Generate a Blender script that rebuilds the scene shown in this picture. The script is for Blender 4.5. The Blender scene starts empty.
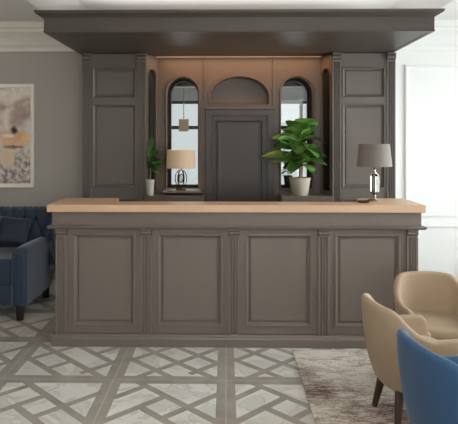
import bpy, bmesh, math, random
from mathutils import Vector, Matrix, noise
from mathutils.geometry import tessellate_polygon
sc = bpy.context.scene
COL = sc.collection
PI = math.pi
R = math.radians
random.seed(7)

# ------------------------------------------------------------ camera
cam = bpy.data.cameras.new('camera')
cam_o = bpy.data.objects.new('camera', cam)
COL.objects.link(cam_o)
cam.sensor_fit = 'HORIZONTAL'; cam.sensor_width = 36
cam.lens = 36*569/458
cam.shift_x = 13/458; cam.shift_y = -72/458
cam.clip_start = .05; cam.clip_end = 200
cam_o.location = (0, 0, 1.63)
cam_o.rotation_euler = (R(90), 0, R(1.0))
sc.camera = cam_o
# ------------------------------------------------------------ world, lights, exposure
w = bpy.data.worlds.new('world'); sc.world = w
w.use_nodes = True
bg = w.node_tree.nodes['Background']
bg.inputs[0].default_value = (.92, .96, 1.0, 1); bg.inputs[1].default_value = .85
sc.view_settings.view_transform = 'Standard'
sc.view_settings.look = 'None'
sc.view_settings.gamma = 1
sc.view_settings.use_curve_mapping = False
sc.view_settings.exposure = 0.0

def area(name, loc, rot, sx, sy, power, col):
    l = bpy.data.lights.new(name, 'AREA'); l.shape = 'RECTANGLE'
    l.size = sx; l.size_y = sy; l.energy = power; l.color = col
    o = bpy.data.objects.new(name, l); COL.objects.link(o)
    o.location = loc; o.rotation_euler = rot
    return o
# daylight at unseen windows put in for brightness (right, front, left walls); back room
area('unseen_right_daylight', (3.55, 4.45, 1.5), (0, R(90), 0), 2.3, 2.5, 200, (.93, .97, 1))
area('added_front_fill', (1.5, -2.45, 1.65), (R(90), 0, 0), 3.0, 2.2, 78, (1, .985, .96))
area('unseen_right_front_daylight', (3.55, .6, 1.6), (0, R(90), 0), 2.2, 2.4, 78, (.96, .98, 1))
area('added_left_fill', (-3.95, 1.8, 1.65), (0, R(-90), 0), 1.5, 1.4, 24, (1, .98, .95))  # unseen window light added to brighten the left side of the room
area('daylight_back_room', (0.1, 9.6, 1.8), (R(-90), 0, 0), 3.6, 2.0, 26, (.95, .98, 1))

# upward light, added unseen to brighten the ceiling (its housing is built below)
area('added_ceiling_uplight', (0.3, 1.3, 2.50), (R(180), 0, 0), 2.2, .16, 52, (1, .98, .95))
area('added_canopy_top_fill', (0.1, 5.1, 2.67), (R(180), 0, 0), 2.8, .5, 16, (1, .98, .95))  # unseen fill added above the canopy to brighten the ceiling, no fitting
# ------------------------------------------------------------ materials
def srgb(r, g, b):
    f = lambda c: (c/255/12.92) if c/255 <= .04045 else ((c/255+.055)/1.055)**2.4
    return (f(r), f(g), f(b), 1)

def new_mat(name):
    m = bpy.data.materials.new(name); m.use_nodes = True
    nt = m.node_tree
    return m, nt, nt.nodes['Principled BSDF']

def paint(name, rgb, rough=.5, var=.08, scale=6, bump=0, bscale=200, metal=0, spec=.5, stretch=(1, 1, 1), coat=0, sheen=0):
    m, nt, b = new_mat(name)
    tc = nt.nodes.new('ShaderNodeTexCoord'); mp = nt.nodes.new('ShaderNodeMapping')
    mp.inputs['Scale'].default_value = stretch
    nt.links.new(tc.outputs['Object'], mp.inputs[0])
    n = nt.nodes.new('ShaderNodeTexNoise'); n.inputs['Scale'].default_value = scale; n.inputs['Detail'].default_value = 4
    nt.links.new(mp.outputs[0], n.inputs['Vector'])
    mx = nt.nodes.new('ShaderNodeMix'); mx.data_type = 'RGBA'
    c = srgb(*rgb)
    mx.inputs[6].default_value = [min(1, x*(1-var)) for x in c[:3]]+[1]
    mx.inputs[7].default_value = [min(1, x*(1+var)) for x in c[:3]]+[1]
    nt.links.new(n.outputs[0], mx.inputs[0]); nt.links.new(mx.outputs[2], b.inputs['Base Color'])
    b.inputs['Roughness'].default_value = rough; b.inputs['Metallic'].default_value = metal
    b.inputs['Specular IOR Level'].default_value = spec
    b.inputs['Coat Weight'].default_value = coat
    b.inputs['Sheen Weight'].default_value = sheen
    b.inputs['Sheen Roughness'].default_value = .4
    if bump:
        n2 = nt.nodes.new('ShaderNodeTexNoise'); n2.inputs['Scale'].default_value = bscale
        nt.links.new(mp.outputs[0], n2.inputs['Vector'])
        bp = nt.nodes.new('ShaderNodeBump'); bp.inputs['Strength'].default_value = bump; bp.inputs['Distance'].default_value = .002
        nt.links.new(n2.outputs[0], bp.inputs['Height']); nt.links.new(bp.outputs[0], b.inputs['Normal'])
    return m

M = {}
M['taupe'] = paint('taupe_painted_wood', (112, 102, 95), .42, .04, 3, stretch=(1, 1, .15))
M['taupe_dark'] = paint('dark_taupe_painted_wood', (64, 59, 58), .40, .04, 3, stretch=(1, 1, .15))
M['tower'] = paint('tower_taupe_shaded', (101, 93, 87), .42, .04, 3)  # same paint as the counter, darkened for the shade on the towers
M['niche'] = paint('niche_brown_paint', (94, 82, 73), .42, .04, 3)
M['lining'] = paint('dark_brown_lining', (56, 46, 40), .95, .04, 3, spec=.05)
M['soffit'] = paint('satin_taupe_soffit_shaded', (72, 63, 57), .42, .04, 2)  # same taupe, with the underside's shade put into the colour
M['canopy'] = paint('canopy_taupe_shaded', (76, 68, 62), .40, .04, 3)  # same taupe, darkened because the canopy gets less light
M['oak'] = paint('pale_oak', (208, 172, 142), .38, .10, 5, .05, 90, stretch=(.35, 6, 6))
M['wall_taupe'] = paint('taupe_wall_paint', (176, 170, 163), .8, .03, 1.5, .05, 150)
M['white'] = paint('white_wall_paint', (244, 245, 244), .6, .01, 2)
M['ceil'] = paint('white_ceiling_paint', (236, 234, 230), .8, .015, 1)
M['crown'] = paint('cream_crown_paint', (232, 226, 216), .6, .01, 2)
M['beige'] = paint('beige_upholstery', (158, 137, 112), .75, .05, 30, .25, 500, sheen=.15)
M['blue'] = paint('blue_upholstery', (38, 74, 110), .8, .07, 30, .25, 500, sheen=.2)
M['navy'] = paint('navy_velvet', (36, 54, 76), .62, .22, 9, .12, 400, sheen=.5)
M['navy_dark'] = paint('dark_navy_velvet', (24, 33, 50), .7, .25, 9, .12, 400, sheen=.35)
M['legwood'] = paint('dark_walnut', (62, 44, 34), .4, .15, 8, .05, 80, stretch=(8, 8, 1))
M['blackwood'] = paint('black_wood', (24, 20, 20), .4, .1, 8)
M['metal'] = paint('polished_nickel', (190, 182, 170), .18, .03, 5, metal=1)
M['darkmetal'] = paint('aged_bronze', (92, 78, 66), .3, .05, 5, metal=1)
M['shade_grey'] = paint('grey_linen_shade', (120, 112, 106), .85, .05, 60, .3, 400)
M['pot'] = paint('stone_pot', (168, 158, 142), .8, .12, 14, .3, 60)
M['pot_white'] = paint('off_white_pot', (196, 190, 180), .5, .04, 10)
M['pot_dark'] = paint('dark_grey_pot', (66, 68, 64), .6, .1, 12)
M['soil'] = paint('potting_soil', (48, 36, 28), .95, .3, 60, .6, 120)
M['stem'] = paint('plant_stem', (128, 104, 92), .7, .15, 30)
M['frame_cream'] = paint('cream_picture_frame', (246, 240, 228), .5, .03, 8)
M['frame_dark'] = paint('bronze_window_bar', (60, 54, 50), .5, .04, 8)
M['beam'] = paint('brown_wood_beam', (84, 62, 50), .5, .1, 5, stretch=(.3, 4, 4))
M['dark_glass'] = paint('dark_mirror_inlay', (54, 58, 54), .12, .04, 2, metal=.6)
M['tray'] = paint('dark_brown_lacquer', (70, 50, 42), .35, .1, 10)
M['reader'] = paint('grey_plastic', (96, 90, 86), .5, .04, 10)

def leaf_mat(name, c1, c2):
    m, nt, b = new_mat(name)
    tc = nt.nodes.new('ShaderNodeTexCoord')
    n = nt.nodes.new('ShaderNodeTexNoise'); n.inputs['Scale'].default_value = 9
    nt.links.new(tc.outputs['Object'], n.inputs['Vector'])
    r = nt.nodes.new('ShaderNodeValToRGB')
    r.color_ramp.elements[0].color = srgb(*c1); r.color_ramp.elements[0].position = .35
    r.color_ramp.elements[1].color = srgb(*c2); r.color_ramp.elements[1].position = .68
    nt.links.new(n.outputs[0], r.inputs[0]); nt.links.new(r.outputs[0], b.inputs['Base Color'])
    b.inputs['Roughness'].default_value = .38
    b.inputs['Subsurface Weight'].default_value = .0
    return m
M['leaf'] = leaf_mat('glossy_leaf', (40, 82, 30), (122, 162, 78))
M['leaf2'] = leaf_mat('dull_leaf', (30, 66, 26), (74, 122, 50))

def emis(name, col, s, base=(200, 170, 130)):
    m, nt, b = new_mat(name)
    b.inputs['Base Color'].default_value = srgb(*base)
    b.inputs['Emission Color'].default_value = srgb(*col); b.inputs['Emission Strength'].default_value = s
    b.inputs['Roughness'].default_value = .8
    n = nt.nodes.new('ShaderNodeTexNoise'); n.inputs['Scale'].default_value = 300
    bp = nt.nodes.new('ShaderNodeBump'); bp.inputs['Strength'].default_value = .2
    nt.links.new(n.outputs[0], bp.inputs['Height']); nt.links.new(bp.outputs[0], b.inputs['Normal'])
    return m
M['shade_lit'] = emis('lit_linen_shade', (214, 176, 140), .20, (190, 170, 148))
M['led'] = emis('warm_led', (255, 180, 110), .2)

def glass_mat(name, tint, gloss=.08):
    m = bpy.data.materials.new(name); m.use_nodes = True; nt = m.node_tree
    nt.nodes.remove(nt.nodes['Principled BSDF'])
    out = nt.nodes['Material Output']
    t = nt.nodes.new('ShaderNodeBsdfTransparent'); t.inputs[0].default_value = tint
    g = nt.nodes.new('ShaderNodeBsdfGlossy'); g.inputs['Roughness'].default_value = .03
    mx = nt.nodes.new('ShaderNodeMixShader'); fr = nt.nodes.new('ShaderNodeFresnel'); fr.inputs[0].default_value = 1.0+gloss*6
    nt.links.new(fr.outputs[0], mx.inputs[0]); nt.links.new(t.outputs[0], mx.inputs[1]); nt.links.new(g.outputs[0], mx.inputs[2])
    nt.links.new(mx.outputs[0], out.inputs[0])
    return m
M['glass'] = glass_mat('clear_window_glass', (.95, .97, .96, 1))
M['crystal'] = glass_mat('lamp_glass', (.78, .78, .74, 1), .12)

# ---- floor: marble slabs inlaid with diagonal grey strips
class E:
    nt = None
    def __init__(s, sock): s.s = sock
    @staticmethod
    def op(o, *a):
        n = E.nt.nodes.new('ShaderNodeMath'); n.operation = o
        for i, x in enumerate(a):
            if isinstance(x, E): E.nt.links.new(x.s, n.inputs[i])
            else: n.inputs[i].default_value = x
        return E(n.outputs[0])
    def __add__(s, o): return E.op('ADD', s, o)
    def __sub__(s, o): return E.op('SUBTRACT', s, o)
    def __mul__(s, o): return E.op('MULTIPLY', s, o)
    def __truediv__(s, o): return E.op('DIVIDE', s, o)
def floor_mat():
    m, nt, b = new_mat('inlaid_marble_floor'); E.nt = nt
    g = nt.nodes.new('ShaderNodeNewGeometry'); sp = nt.nodes.new('ShaderNodeSeparateXYZ')
    nt.links.new(g.outputs['Position'], sp.inputs[0])
    P = .765; D0 = 3.86
    fx = E(sp.outputs[0])/P + 0.0; fy = (E(sp.outputs[1])-D0)/P
    cu = E.op('FLOOR', fx); cv = E.op('FLOOR', fy)
    u = fx-cu; v = fy-cv
    p = u+v; q = u-v
    HW = .048
    def seg(a, c, o, lo, hi):
        near = E.op('LESS_THAN', E.op('ABSOLUTE', a-c), HW)
        mid = E.op('LESS_THAN', E.op('ABSOLUTE', o-(lo+hi)/2), (hi-lo)/2)
        return near*mid
    def mx(*l):
        r = l[0]
        for x in l[1:]: r = E.op('MAXIMUM', r, x)
        return r
    colk = E.op('LESS_THAN', E.op('ABSOLUTE', E.op('FLOORED_MODULO', cu, 3.0)-1.0), .5)
    A = mx(seg(p, .56, q, -2, 2), seg(p, .93, q, -2, 2), seg(p, 1.30, q, -2, 2), seg(q, -.36, p, .5, 2), seg(q, .54, p, .8, 2))
    A0 = seg(q, .15, p, -1, 3)
    A1 = mx(seg(q, .10, p, .55, .93), seg(q, .10, p, 1.3, 2))
    A = mx(A, A0*(E.op('SUBTRACT', 1.0, colk)), A1*colk)
    B = mx(seg(p, .80, q, -.2, 2), seg(p, 1.18, q, -2, 2), seg(q, -.18, p, -1, 1.18), seg(q, -.57, p, .7, 1.18), seg(q, .21, p, .8, 2))
    par = E.op('LESS_THAN', E.op('FLOORED_MODULO', cv, 2.0), .5)
    pat = A*par + B*(E.op('SUBTRACT', 1.0, par))
    edge = lambda t: E.op('GREATER_THAN', E.op('ABSOLUTE', t-.5), .42)
    strip = mx(pat, edge(u), edge(v))
    gro = lambda t: E.op('GREATER_THAN', E.op('ABSOLUTE', t-.5), .4965)
    grout = mx(gro(u), gro(v))
    # marble
    n1 = nt.nodes.new('ShaderNodeTexNoise'); n1.inputs['Scale'].default_value = 3.2; n1.inputs['Detail'].default_value = 7; n1.inputs['Distortion'].default_value = 1.6
    nt.links.new(g.outputs['Position'], n1.inputs['Vector'])
    r1 = nt.nodes.new('ShaderNodeValToRGB'); e = r1.color_ramp.elements
    e[0].position = .30; e[0].color = srgb(198, 196, 190); e[1].position = .62; e[1].color = srgb(216, 214, 208)
    x = e.new(.46); x.color = srgb(206, 204, 198); x = e.new(.49); x.color = srgb(192, 189, 182); x = e.new(.52); x.color = srgb(212, 210, 204)
    nt.links.new(n1.outputs[0], r1.inputs[0])
    n2 = nt.nodes.new('ShaderNodeTexNoise'); n2.inputs['Scale'].default_value = 7; n2.inputs['Detail'].default_value = 5
    nt.links.new(g.outputs['Position'], n2.inputs['Vector'])
    r2 = nt.nodes.new('ShaderNodeValToRGB'); e = r2.color_ramp.elements
    e[0].position = .3; e[0].color = srgb(146, 140, 130); e[1].position = .7; e[1].color = srgb(164, 158, 149)
    nt.links.new(n2.outputs[0], r2.inputs[0])
    m1 = nt.nodes.new('ShaderNodeMix'); m1.data_type = 'RGBA'
    nt.links.new(strip.s, m1.inputs[0]); nt.links.new(r1.outputs[0], m1.inputs[6]); nt.links.new(r2.outputs[0], m1.inputs[7])
    m2 = nt.nodes.new('ShaderNodeMix'); m2.data_type = 'RGBA'
    nt.links.new(grout.s, m2.inputs[0]); nt.links.new(m1.outputs[2], m2.inputs[6]); m2.inputs[7].default_value = srgb(184, 179, 170)
    nt.links.new(m2.outputs[2], b.inputs['Base Color'])
    b.inputs['Roughness'].default_value = .33
    return m
M['floor'] = floor_mat()

def rug_mat():
    m, nt, b = new_mat('distressed_rug')
    tc = nt.nodes.new('ShaderNodeTexCoord')
    def nz(scale, st, det=6, rough=.6):
        mp = nt.nodes.new('ShaderNodeMapping'); mp.inputs['Scale'].default_value = st
        nt.links.new(tc.outputs['Object'], mp.inputs[0])
        n = nt.nodes.new('ShaderNodeTexNoise'); n.inputs['Scale'].default_value = scale; n.inputs['Detail'].default_value = det; n.inputs['Roughness'].default_value = rough
        nt.links.new(mp.outputs[0], n.inputs['Vector']); return E(n.outputs[0])
    E.nt = nt
    big = nz(1.7, (.9, 1.3, 1)); fine = nz(14, (.6, 3.2, 1), 8, .75); speck = nz(70, (1, 1.5, 1), 3)
    t = big*.62 + fine*.42 + speck*.26
    r = nt.nodes.new('ShaderNodeValToRGB'); e = r.color_ramp.elements
    e[0].position = .55; e[0].color = srgb(96, 78, 72); e[1].position = .71; e[1].color = srgb(206, 198, 188)
    x = e.new(.60); x.color = srgb(138, 120, 112); x = e.new(.655); x.color = srgb(172, 160, 148)
    nt.links.new(t.s, r.inputs[0]); nt.links.new(r.outputs[0], b.inputs['Base Color'])
    b.inputs['Roughness'].default_value = .95; b.inputs['Specular IOR Level'].default_value = .1
    bp = nt.nodes.new('ShaderNodeBump'); bp.inputs['Strength'].default_value = .4; bp.inputs['Distance'].default_value = .003
    nt.links.new(speck.s, bp.inputs['Height']); nt.links.new(bp.outputs[0], b.inputs['Normal'])
    return m
M['rug'] = rug_mat()

def art_mat():
    # washed abstract in greys and rose with a warm orange patch and painted-in lamp reflections; object coords: x, z in metres from centre
    m, nt, b = new_mat('abstract_painting'); E.nt = nt
    tc = nt.nodes.new('ShaderNodeTexCoord'); sp = nt.nodes.new('ShaderNodeSeparateXYZ')
    nt.links.new(tc.outputs['Object'], sp.inputs[0])
    X = E(sp.outputs[0]); Z = E(sp.outputs[2])
    def nz(scale, det=6, dist=0):
        n = nt.nodes.new('ShaderNodeTexNoise'); n.inputs['Scale'].default_value = scale; n.inputs['Detail'].default_value = det
        n.inputs['Distortion'].default_value = dist
        nt.links.new(tc.outputs['Object'], n.inputs['Vector']); return E(n.outputs[0])
    n1 = nz(5, 8, .6); n2 = nz(13, 5, .4); n3 = nz(22, 6)
    def ell(cx, cz, rx, rz, soft=.4):
        dx = (X-cx)/rx; dz = (Z-cz)/rz
        d = E.op('SQRT', dx*dx+dz*dz) + (n2-.5)*1.5+(n3-.5)*.8
        mr = nt.nodes.new('ShaderNodeMapRange'); mr.inputs['From Min'].default_value = 1+soft; mr.inputs['From Max'].default_value = 1-soft
        nt.links.new(d.s, mr.inputs[0]); return E(mr.outputs[0])
    def ramp(f, cols):
        r = nt.nodes.new('ShaderNodeValToRGB'); e = r.color_ramp.elements
        e[0].position = cols[0][0]; e[0].color = srgb(*cols[0][1]); e[1].position = cols[-1][0]; e[1].color = srgb(*cols[-1][1])
        for pz, c in cols[1:-1]: x = e.new(pz); x.color = srgb(*c)
        nt.links.new(f.s, r.inputs[0]); return r.outputs[0]
    def mix(f, a, c):
        mm = nt.nodes.new('ShaderNodeMix'); mm.data_type = 'RGBA'
        nt.links.new(f.s, mm.inputs[0]); nt.links.new(a, mm.inputs[6])
        if isinstance(c, tuple): mm.inputs[7].default_value = srgb(*c)
        else: nt.links.new(c, mm.inputs[7])
        return mm.outputs[2]
    base = ramp(n1, [(.34, (178, 152, 144)), (.45, (214, 196, 184)), (.56, (240, 230, 216)), (.68, (208, 214, 208))])
    spots = ramp(n3, [(.38, (98, 80, 78)), (.5, (186, 170, 162)), (.62, (228, 220, 210))])
    low = nt.nodes.new('ShaderNodeMapRange'); low.inputs['From Min'].default_value = -.05; low.inputs['From Max'].default_value = -.3
    low.inputs['To Max'].default_value = .8
    nt.links.new(Z.s, low.inputs[0])
    c = mix(E(low.outputs[0]), base, spots)
    c = mix(ell(.17, .22, .10, .12)*.55, c, (150, 118, 108))
    c = mix(ell(.10, -.03, .2, .08)*.8, c, (240, 178, 116))
    c = mix(ell(.25, -.02, .05, .04)*.8, c, (255, 206, 136))
    c = mix(ell(.12, .05, .035, .04), c, (62, 46, 50))
    c = mix(ell(.06, .0, .07, .02)*.9, c, (250, 240, 224))
    c = mix(ell(.10, -.12, .09, .016)*.8, c, (92, 64, 56))
    c = mix(ell(.04, -.24, .08, .10, .15)*.9, c, (232, 208, 176))
    nt.links.new(c, b.inputs['Base Color'])
    b.inputs['Roughness'].default_value = .6
    return m
M['art'] = art_mat()

# ------------------------------------------------------------ mesh helpers
class MB:
    def __init__(s): s.v = []; s.f = []
    def add(s, vs, fs, T=None):
        k = len(s.v)
        s.v += [tuple(T @ Vector(p)) if T else tuple(p) for p in vs]
        s.f += [tuple(i+k for i in f) for f in fs]; return s
    def box(s, x0, x1, y0, y1, z0, z1, T=None):
        vs = [(x, y, z) for x in (x0, x1) for y in (y0, y1) for z in (z0, z1)]
        fs = [(0, 1, 3, 2), (4, 6, 7, 5), (0, 4, 5, 1), (2, 3, 7, 6), (0, 2, 6, 4), (1, 5, 7, 3)]
        return s.add(vs, fs, T)
    def grid(s, rows, closed_u=False, closed_v=False, T=None):
        n = len(rows); m = len(rows[0]); vs = [p for r in rows for p in r]; fs = []
        for i in range(n if closed_u else n-1):
            for j in range(m if closed_v else m-1):
                a = i*m+j; b_ = i*m+(j+1) % m; c = ((i+1) % n)*m+(j+1) % m; d = ((i+1) % n)*m+j
                fs.append((a, b_, c, d))
        return s.add(vs, fs, T)
    def lathe(s, prof, c=(0, 0, 0), n=32, T=None):
        rows = [[(c[0]+r*math.cos(2*PI*k/n), c[1]+r*math.sin(2*PI*k/n), c[2]+z) for k in range(n)] for r, z in prof]
        return s.grid(rows, closed_v=True, T=T)
    def tube(s, pts, rad, n=10, closed=False, T=None):
        rows = []; pts = [Vector(p) for p in pts]; N = len(pts)
        for i, p in enumerate(pts):
            a = pts[(i-1) % N] if (closed or i) else pts[0]
            b_ = pts[(i+1) % N] if (closed or i < N-1) else pts[-1]
            t = (b_-a).normalized(); up = Vector((0, 0, 1)) if abs(t.z) < .9 else Vector((1, 0, 0))
            x = t.cross(up).normalized(); y = t.cross(x)
            r = rad[i] if isinstance(rad, (list, tuple)) else rad
            rows.append([tuple(p+x*r*math.cos(2*PI*k/n)+y*r*math.sin(2*PI*k/n)) for k in range(n)])
        s.grid(rows, closed_u=closed, closed_v=True, T=T)
        if not closed:
            k = len(s.v); m = N*n
            s.f.append(tuple(k-m+i for i in range(n))); s.f.append(tuple(k-n+i for i in range(n)))
        return s
    def plate(s, outer, holes, y0, y1, T=None):
        """flat plate in the xz plane between y0 (front) and y1, with holes; loops are lists of (x, z)"""
        loops = [outer]+holes
        flat = [p for l in loops for p in l]
        tri = tessellate_polygon([[Vector((p[0], p[1], 0)) for p in l] for l in loops])
        n = len(flat)
        vs = [(p[0], y0, p[1]) for p in flat]+[(p[0], y1, p[1]) for p in flat]
        fs = [tuple(t) for t in tri]+[tuple(i+n for i in reversed(t)) for t in tri]
        k = 0
        for l in loops:
            m = len(l)
            for i in range(m):
                a = k+i; b_ = k+(i+1) % m
                fs.append((a, b_, b_+n, a+n))
            k += m
        return s.add(vs, fs, T)
    def ring_profile(s, path_fn, prof, closed=True, fill=True, T=None):
        """path_fn(inset) -> list of (x, z); prof = [(inset, y)...]"""
        rows = [[(p[0], y, p[1]) for p in path_fn(i)] for i, y in prof]
        s.grid(rows, closed_v=closed, T=T)
        if fill:
            k = len(s.v); m = len(rows[-1]); s.f.append(tuple(range(k-m, k)))
        return s
    def build(s, name, mat, parent=None, smooth=False, bevel=0, subsurf=0, origin=None, angle=40, label=None):
        if parent is not None: off = wloc(parent)
        elif origin is not None: off = Vector(origin)
        else:
            xs = [p[0] for p in s.v]; ys = [p[1] for p in s.v]; zs = [p[2] for p in s.v]
            off = Vector(((min(xs)+max(xs))/2, (min(ys)+max(ys))/2, min(zs)))
        me = bpy.data.meshes.new(name)
        me.from_pydata([tuple(Vector(p)-off) for p in s.v], [], s.f); me.update()
        bm = bmesh.new(); bm.from_mesh(me)
        bmesh.ops.remove_doubles(bm, verts=bm.verts, dist=1e-5)
        bmesh.ops.recalc_face_normals(bm, faces=bm.faces)
        if smooth:
            for f in bm.faces: f.smooth = True
            for e in bm.edges:
                if len(e.link_faces) == 2 and e.calc_face_angle(0) > R(angle): e.smooth = False
        bm.to_mesh(me); bm.free()
        me.materials.append(mat)
        o = bpy.data.objects.new(name, me); COL.objects.link(o)
        if parent is not None: o.parent = parent
        else: o.location = off
        if bevel:
            b_ = o.modifiers.new('bevel', 'BEVEL'); b_.width = bevel; b_.segments = 2; b_.limit_method = 'ANGLE'; b_.angle_limit = R(35)
        if subsurf:
            q_ = o.modifiers.new('sub', 'SUBSURF'); q_.levels = subsurf; q_.render_levels = subsurf
        if label: o['label'] = label
        return o
def wloc(o):
    v = Vector((0, 0, 0))
    while o is not None: v += o.location; o = o.parent
    return v
def tag(o, label=None, cat=None, group=None, kind=None):
    for k, x in (('label', label), ('category', cat), ('group', group), ('kind', kind)):
        if x: o[k] = x
    return o
def thing(name, loc, label, cat, group=None):
    o = bpy.data.objects.new(name, None); COL.objects.link(o); o.location = loc; o.empty_display_size = .1
    return tag(o, label, cat, group)
def copy_tree(o, parent=None):
    c = o.copy(); COL.objects.link(c)
    if parent: c.parent = parent
    for ch in list(o.children): copy_tree(ch, c)
    return c
def structure(name, mb, mat, parent=None, **k):
    o = mb.build(name, mat, parent, **k); o['kind'] = 'structure'; return o
def rect(x0, x1, z0, z1): return lambda i: [(x0+i, z0+i), (x1-i, z0+i), (x1-i, z1-i), (x0+i, z1-i)]
def arch_pts(cx, hw, z0, zt, i=0, n=20, rise=None):
    """arched opening outline, counter-clockwise; i insets it"""
    hw -= i; z0 += i; zt -= i
    rz = hw if rise is None else max(.01, rise-i*.3)
    sp_ = zt-rz
    return [(cx-hw, z0), (cx+hw, z0)]+[(cx+hw*math.cos(PI*k/n), sp_+rz*math.sin(PI*k/n)) for k in range(n+1)]

# ------------------------------------------------------------ room shell
XL, XR, YF, YB, YW = -3.8, 3.4, -2.4, 6.0, 6.25
structure('floor', MB().box(XL-.2, XR+.2, YF-.2, 10.2, -.12, 0), M['floor'])
# ceiling: lower border around a raised tray
LZ, HZ = 2.85, 2.97
TX0, TX1, TY0 = -1.74, 1.99, -1.2
IX0, IX1 = -1.43, 1.65
cb = MB()
cb.box(XL-.2, TX0, YF-.2, YW, LZ, HZ+.12); cb.box(TX1, XR+.2, YF-.2, YW, LZ, HZ+.12)
cb.box(TX0, TX1, YF-.2, TY0, LZ, HZ+.12)
cb.box(TX0, TX1, TY0, YW, HZ, HZ+.12)
# sloped sides of the tray
for xa, xb in ((TX0, IX0), (TX1, IX1)):
    cb.add([(xa, TY0, LZ), (xb, TY0, HZ), (xa, TY0, HZ), (xa, YW, LZ), (xb, YW, HZ), (xa, YW, HZ)], [(0, 1, 2), (3, 5, 4), (0, 3, 4, 1), (1, 4, 5, 2), (0, 2, 5, 3)])
structure('ceiling', cb, M['ceil'])
def rectp(x0, x1, z0, z1): return [(x0, z0), (x1, z0), (x1, z1), (x0, z1)]
structure('wall_back_left', MB().box(XL, -.82, YB, YW, 0, LZ), M['wall_taupe'])
structure('wall_back_right', MB().box(1.10, XR, YB, YW, 0, LZ), M['white'])
AC = .140                       # centre line of the niche
AX = (AC-.585, AC+.585)         # centres of the two arched windows
WZ0, WZT, WH = 1.135, 2.272, .158
structure('wall_back_middle', MB().plate(rectp(-.82, 1.10, 0, LZ), [rectp(c-WH-.025, c+WH+.025, WZ0-.025, WZT+.025) for c in AX], YB, YW), M['wall_taupe'])
structure('trim_7', MB().box(TX0, TX1, YB, YW-.001, LZ, HZ), M['white'])

TR = Matrix.Rotation(R(90), 4, 'Z')   # xz plate -> yz plate (x -> y)
def side_wall(name, x0, x1, y0, y1, z1, holes, mat):
    mb = MB(); mb.plate(rectp(y0, y1, 0, z1), holes, -x1, -x0, T=TR); return structure(name, mb, mat)
side_wall('wall_left', XL-.2, XL, YF-.2, 10.2, HZ+.1, [rectp(1.0, 2.6, .8, 2.5)], M['wall_taupe'])
side_wall('wall_right', XR, XR+.2, YF-.2, 10.2, HZ+.1, [rectp(3.2, 5.7, .35, 2.65), rectp(-.6, 1.8, .5, 2.7)], M['white'])
structure('wall_front', MB().plate(rectp(XL, XR, 0, LZ), [rectp(0, 3.0, .55, 2.75)], YF-.2, YF), M['white'])
# unseen right, front and left windows put in for room brightness: frames and glass
def side_window(name, y0, y1, z0, z1):
    mb = MB(); mb.plate(rectp(y0, y1, z0, z1), [rectp(y0+.05+k*(y1-y0-.05)/3, y0+(k+1)*(y1-y0-.05)/3, z0+.05, z1-.05) for k in range(3)], -(XR+.10), -(XR+.04), T=TR)
    o = structure(name, mb, M['white'])
    g = MB().box(XR+.06, XR+.066, y0+.02, y1-.02, z0+.02, z1-.02).build('pane', M['glass'], o); g['kind'] = 'structure'
side_window('window_3', 3.2, 5.7, .35, 2.65)
side_window('window_4', -.6, 1.8, .5, 2.7)
m = MB(); m.plate(rectp(1.0, 2.6, .8, 2.5), [rectp(1.05, 1.775, .85, 2.45), rectp(1.825, 2.55, .85, 2.45)], -(XL-.04), -(XL-.10), T=TR)
o = structure('window_8', m, M['white'])
MB().box(XL-.075, XL-.069, 1.02, 2.58, .82, 2.48).build('pane', M['glass'], o)['kind'] = 'structure'
o = structure('window_5', MB().plate(rectp(0, 3.0, .55, 2.75), [rectp(.05+k*.983, .983*(k+1), .6, 2.7) for k in range(3)], YF-.10, YF-.04), M['white'])
MB().box(.02, 2.98, YF-.08, YF-.074, .57, 2.73).build('pane', M['glass'], o)['kind'] = 'structure'
# crown moulding and wall trim
def extrude_x(prof, x0, x1):
    mb = MB(); n = len(prof)
    mb.add([(x0, y, z) for y, z in prof]+[(x1, y, z) for y, z in prof],
           [tuple(range(n)), tuple(range(2*n-1, n-1, -1))]+[(i, (i+1) % n, (i+1) % n+n, i+n) for i in range(n)])
    return mb
crown = [(YB, 2.565), (YB-.018, 2.565), (YB-.022, 2.60), (YB-.03, 2.615), (YB-.045, 2.63), (YB-.06, 2.66), (YB-.09, 2.70), (YB-.13, 2.735),
         (YB-.15, 2.75), (YB-.155, 2.78), (YB-.18, 2.79), (YB-.18, LZ), (YB, LZ)]
structure('trim_1', extrude_x(crown, XL, -1.47), M['crown'])
structure('trim_2', extrude_x(crown, 1.71, XR), M['white'])
structure('baseboard_back', extrude_x([(YB, 0), (YB-.02, 0), (YB-.02, .13), (YB-.01, .15), (YB, .15)], XL, -1.42), M['crown'])
structure('baseboard_right', extrude_x([(YB, 0), (YB-.02, 0), (YB-.02, .13), (YB-.01, .15), (YB, .15)], 1.68, XR), M['white'])
structure('trim_3', extrude_x([(YB, .71), (YB-.02, .715), (YB-.03, .735), (YB-.02, .755), (YB, .76)], 1.70, XR), M['white'])
def wall_frame(x0, x1, z0, z1):
    mb = MB(); mb.ring_profile(rect(x0, x1, z0, z1), [(0, YB), (.004, YB-.014), (.02, YB-.020), (.032, YB-.010), (.036, YB)], fill=False); return mb
structure('trim_4', wall_frame(1.87, 3.1, .82, 2.42), M['white'])
# structure('trim_5', wall_frame(1.87, 3.1, .20, .64), M['white'])

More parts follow.
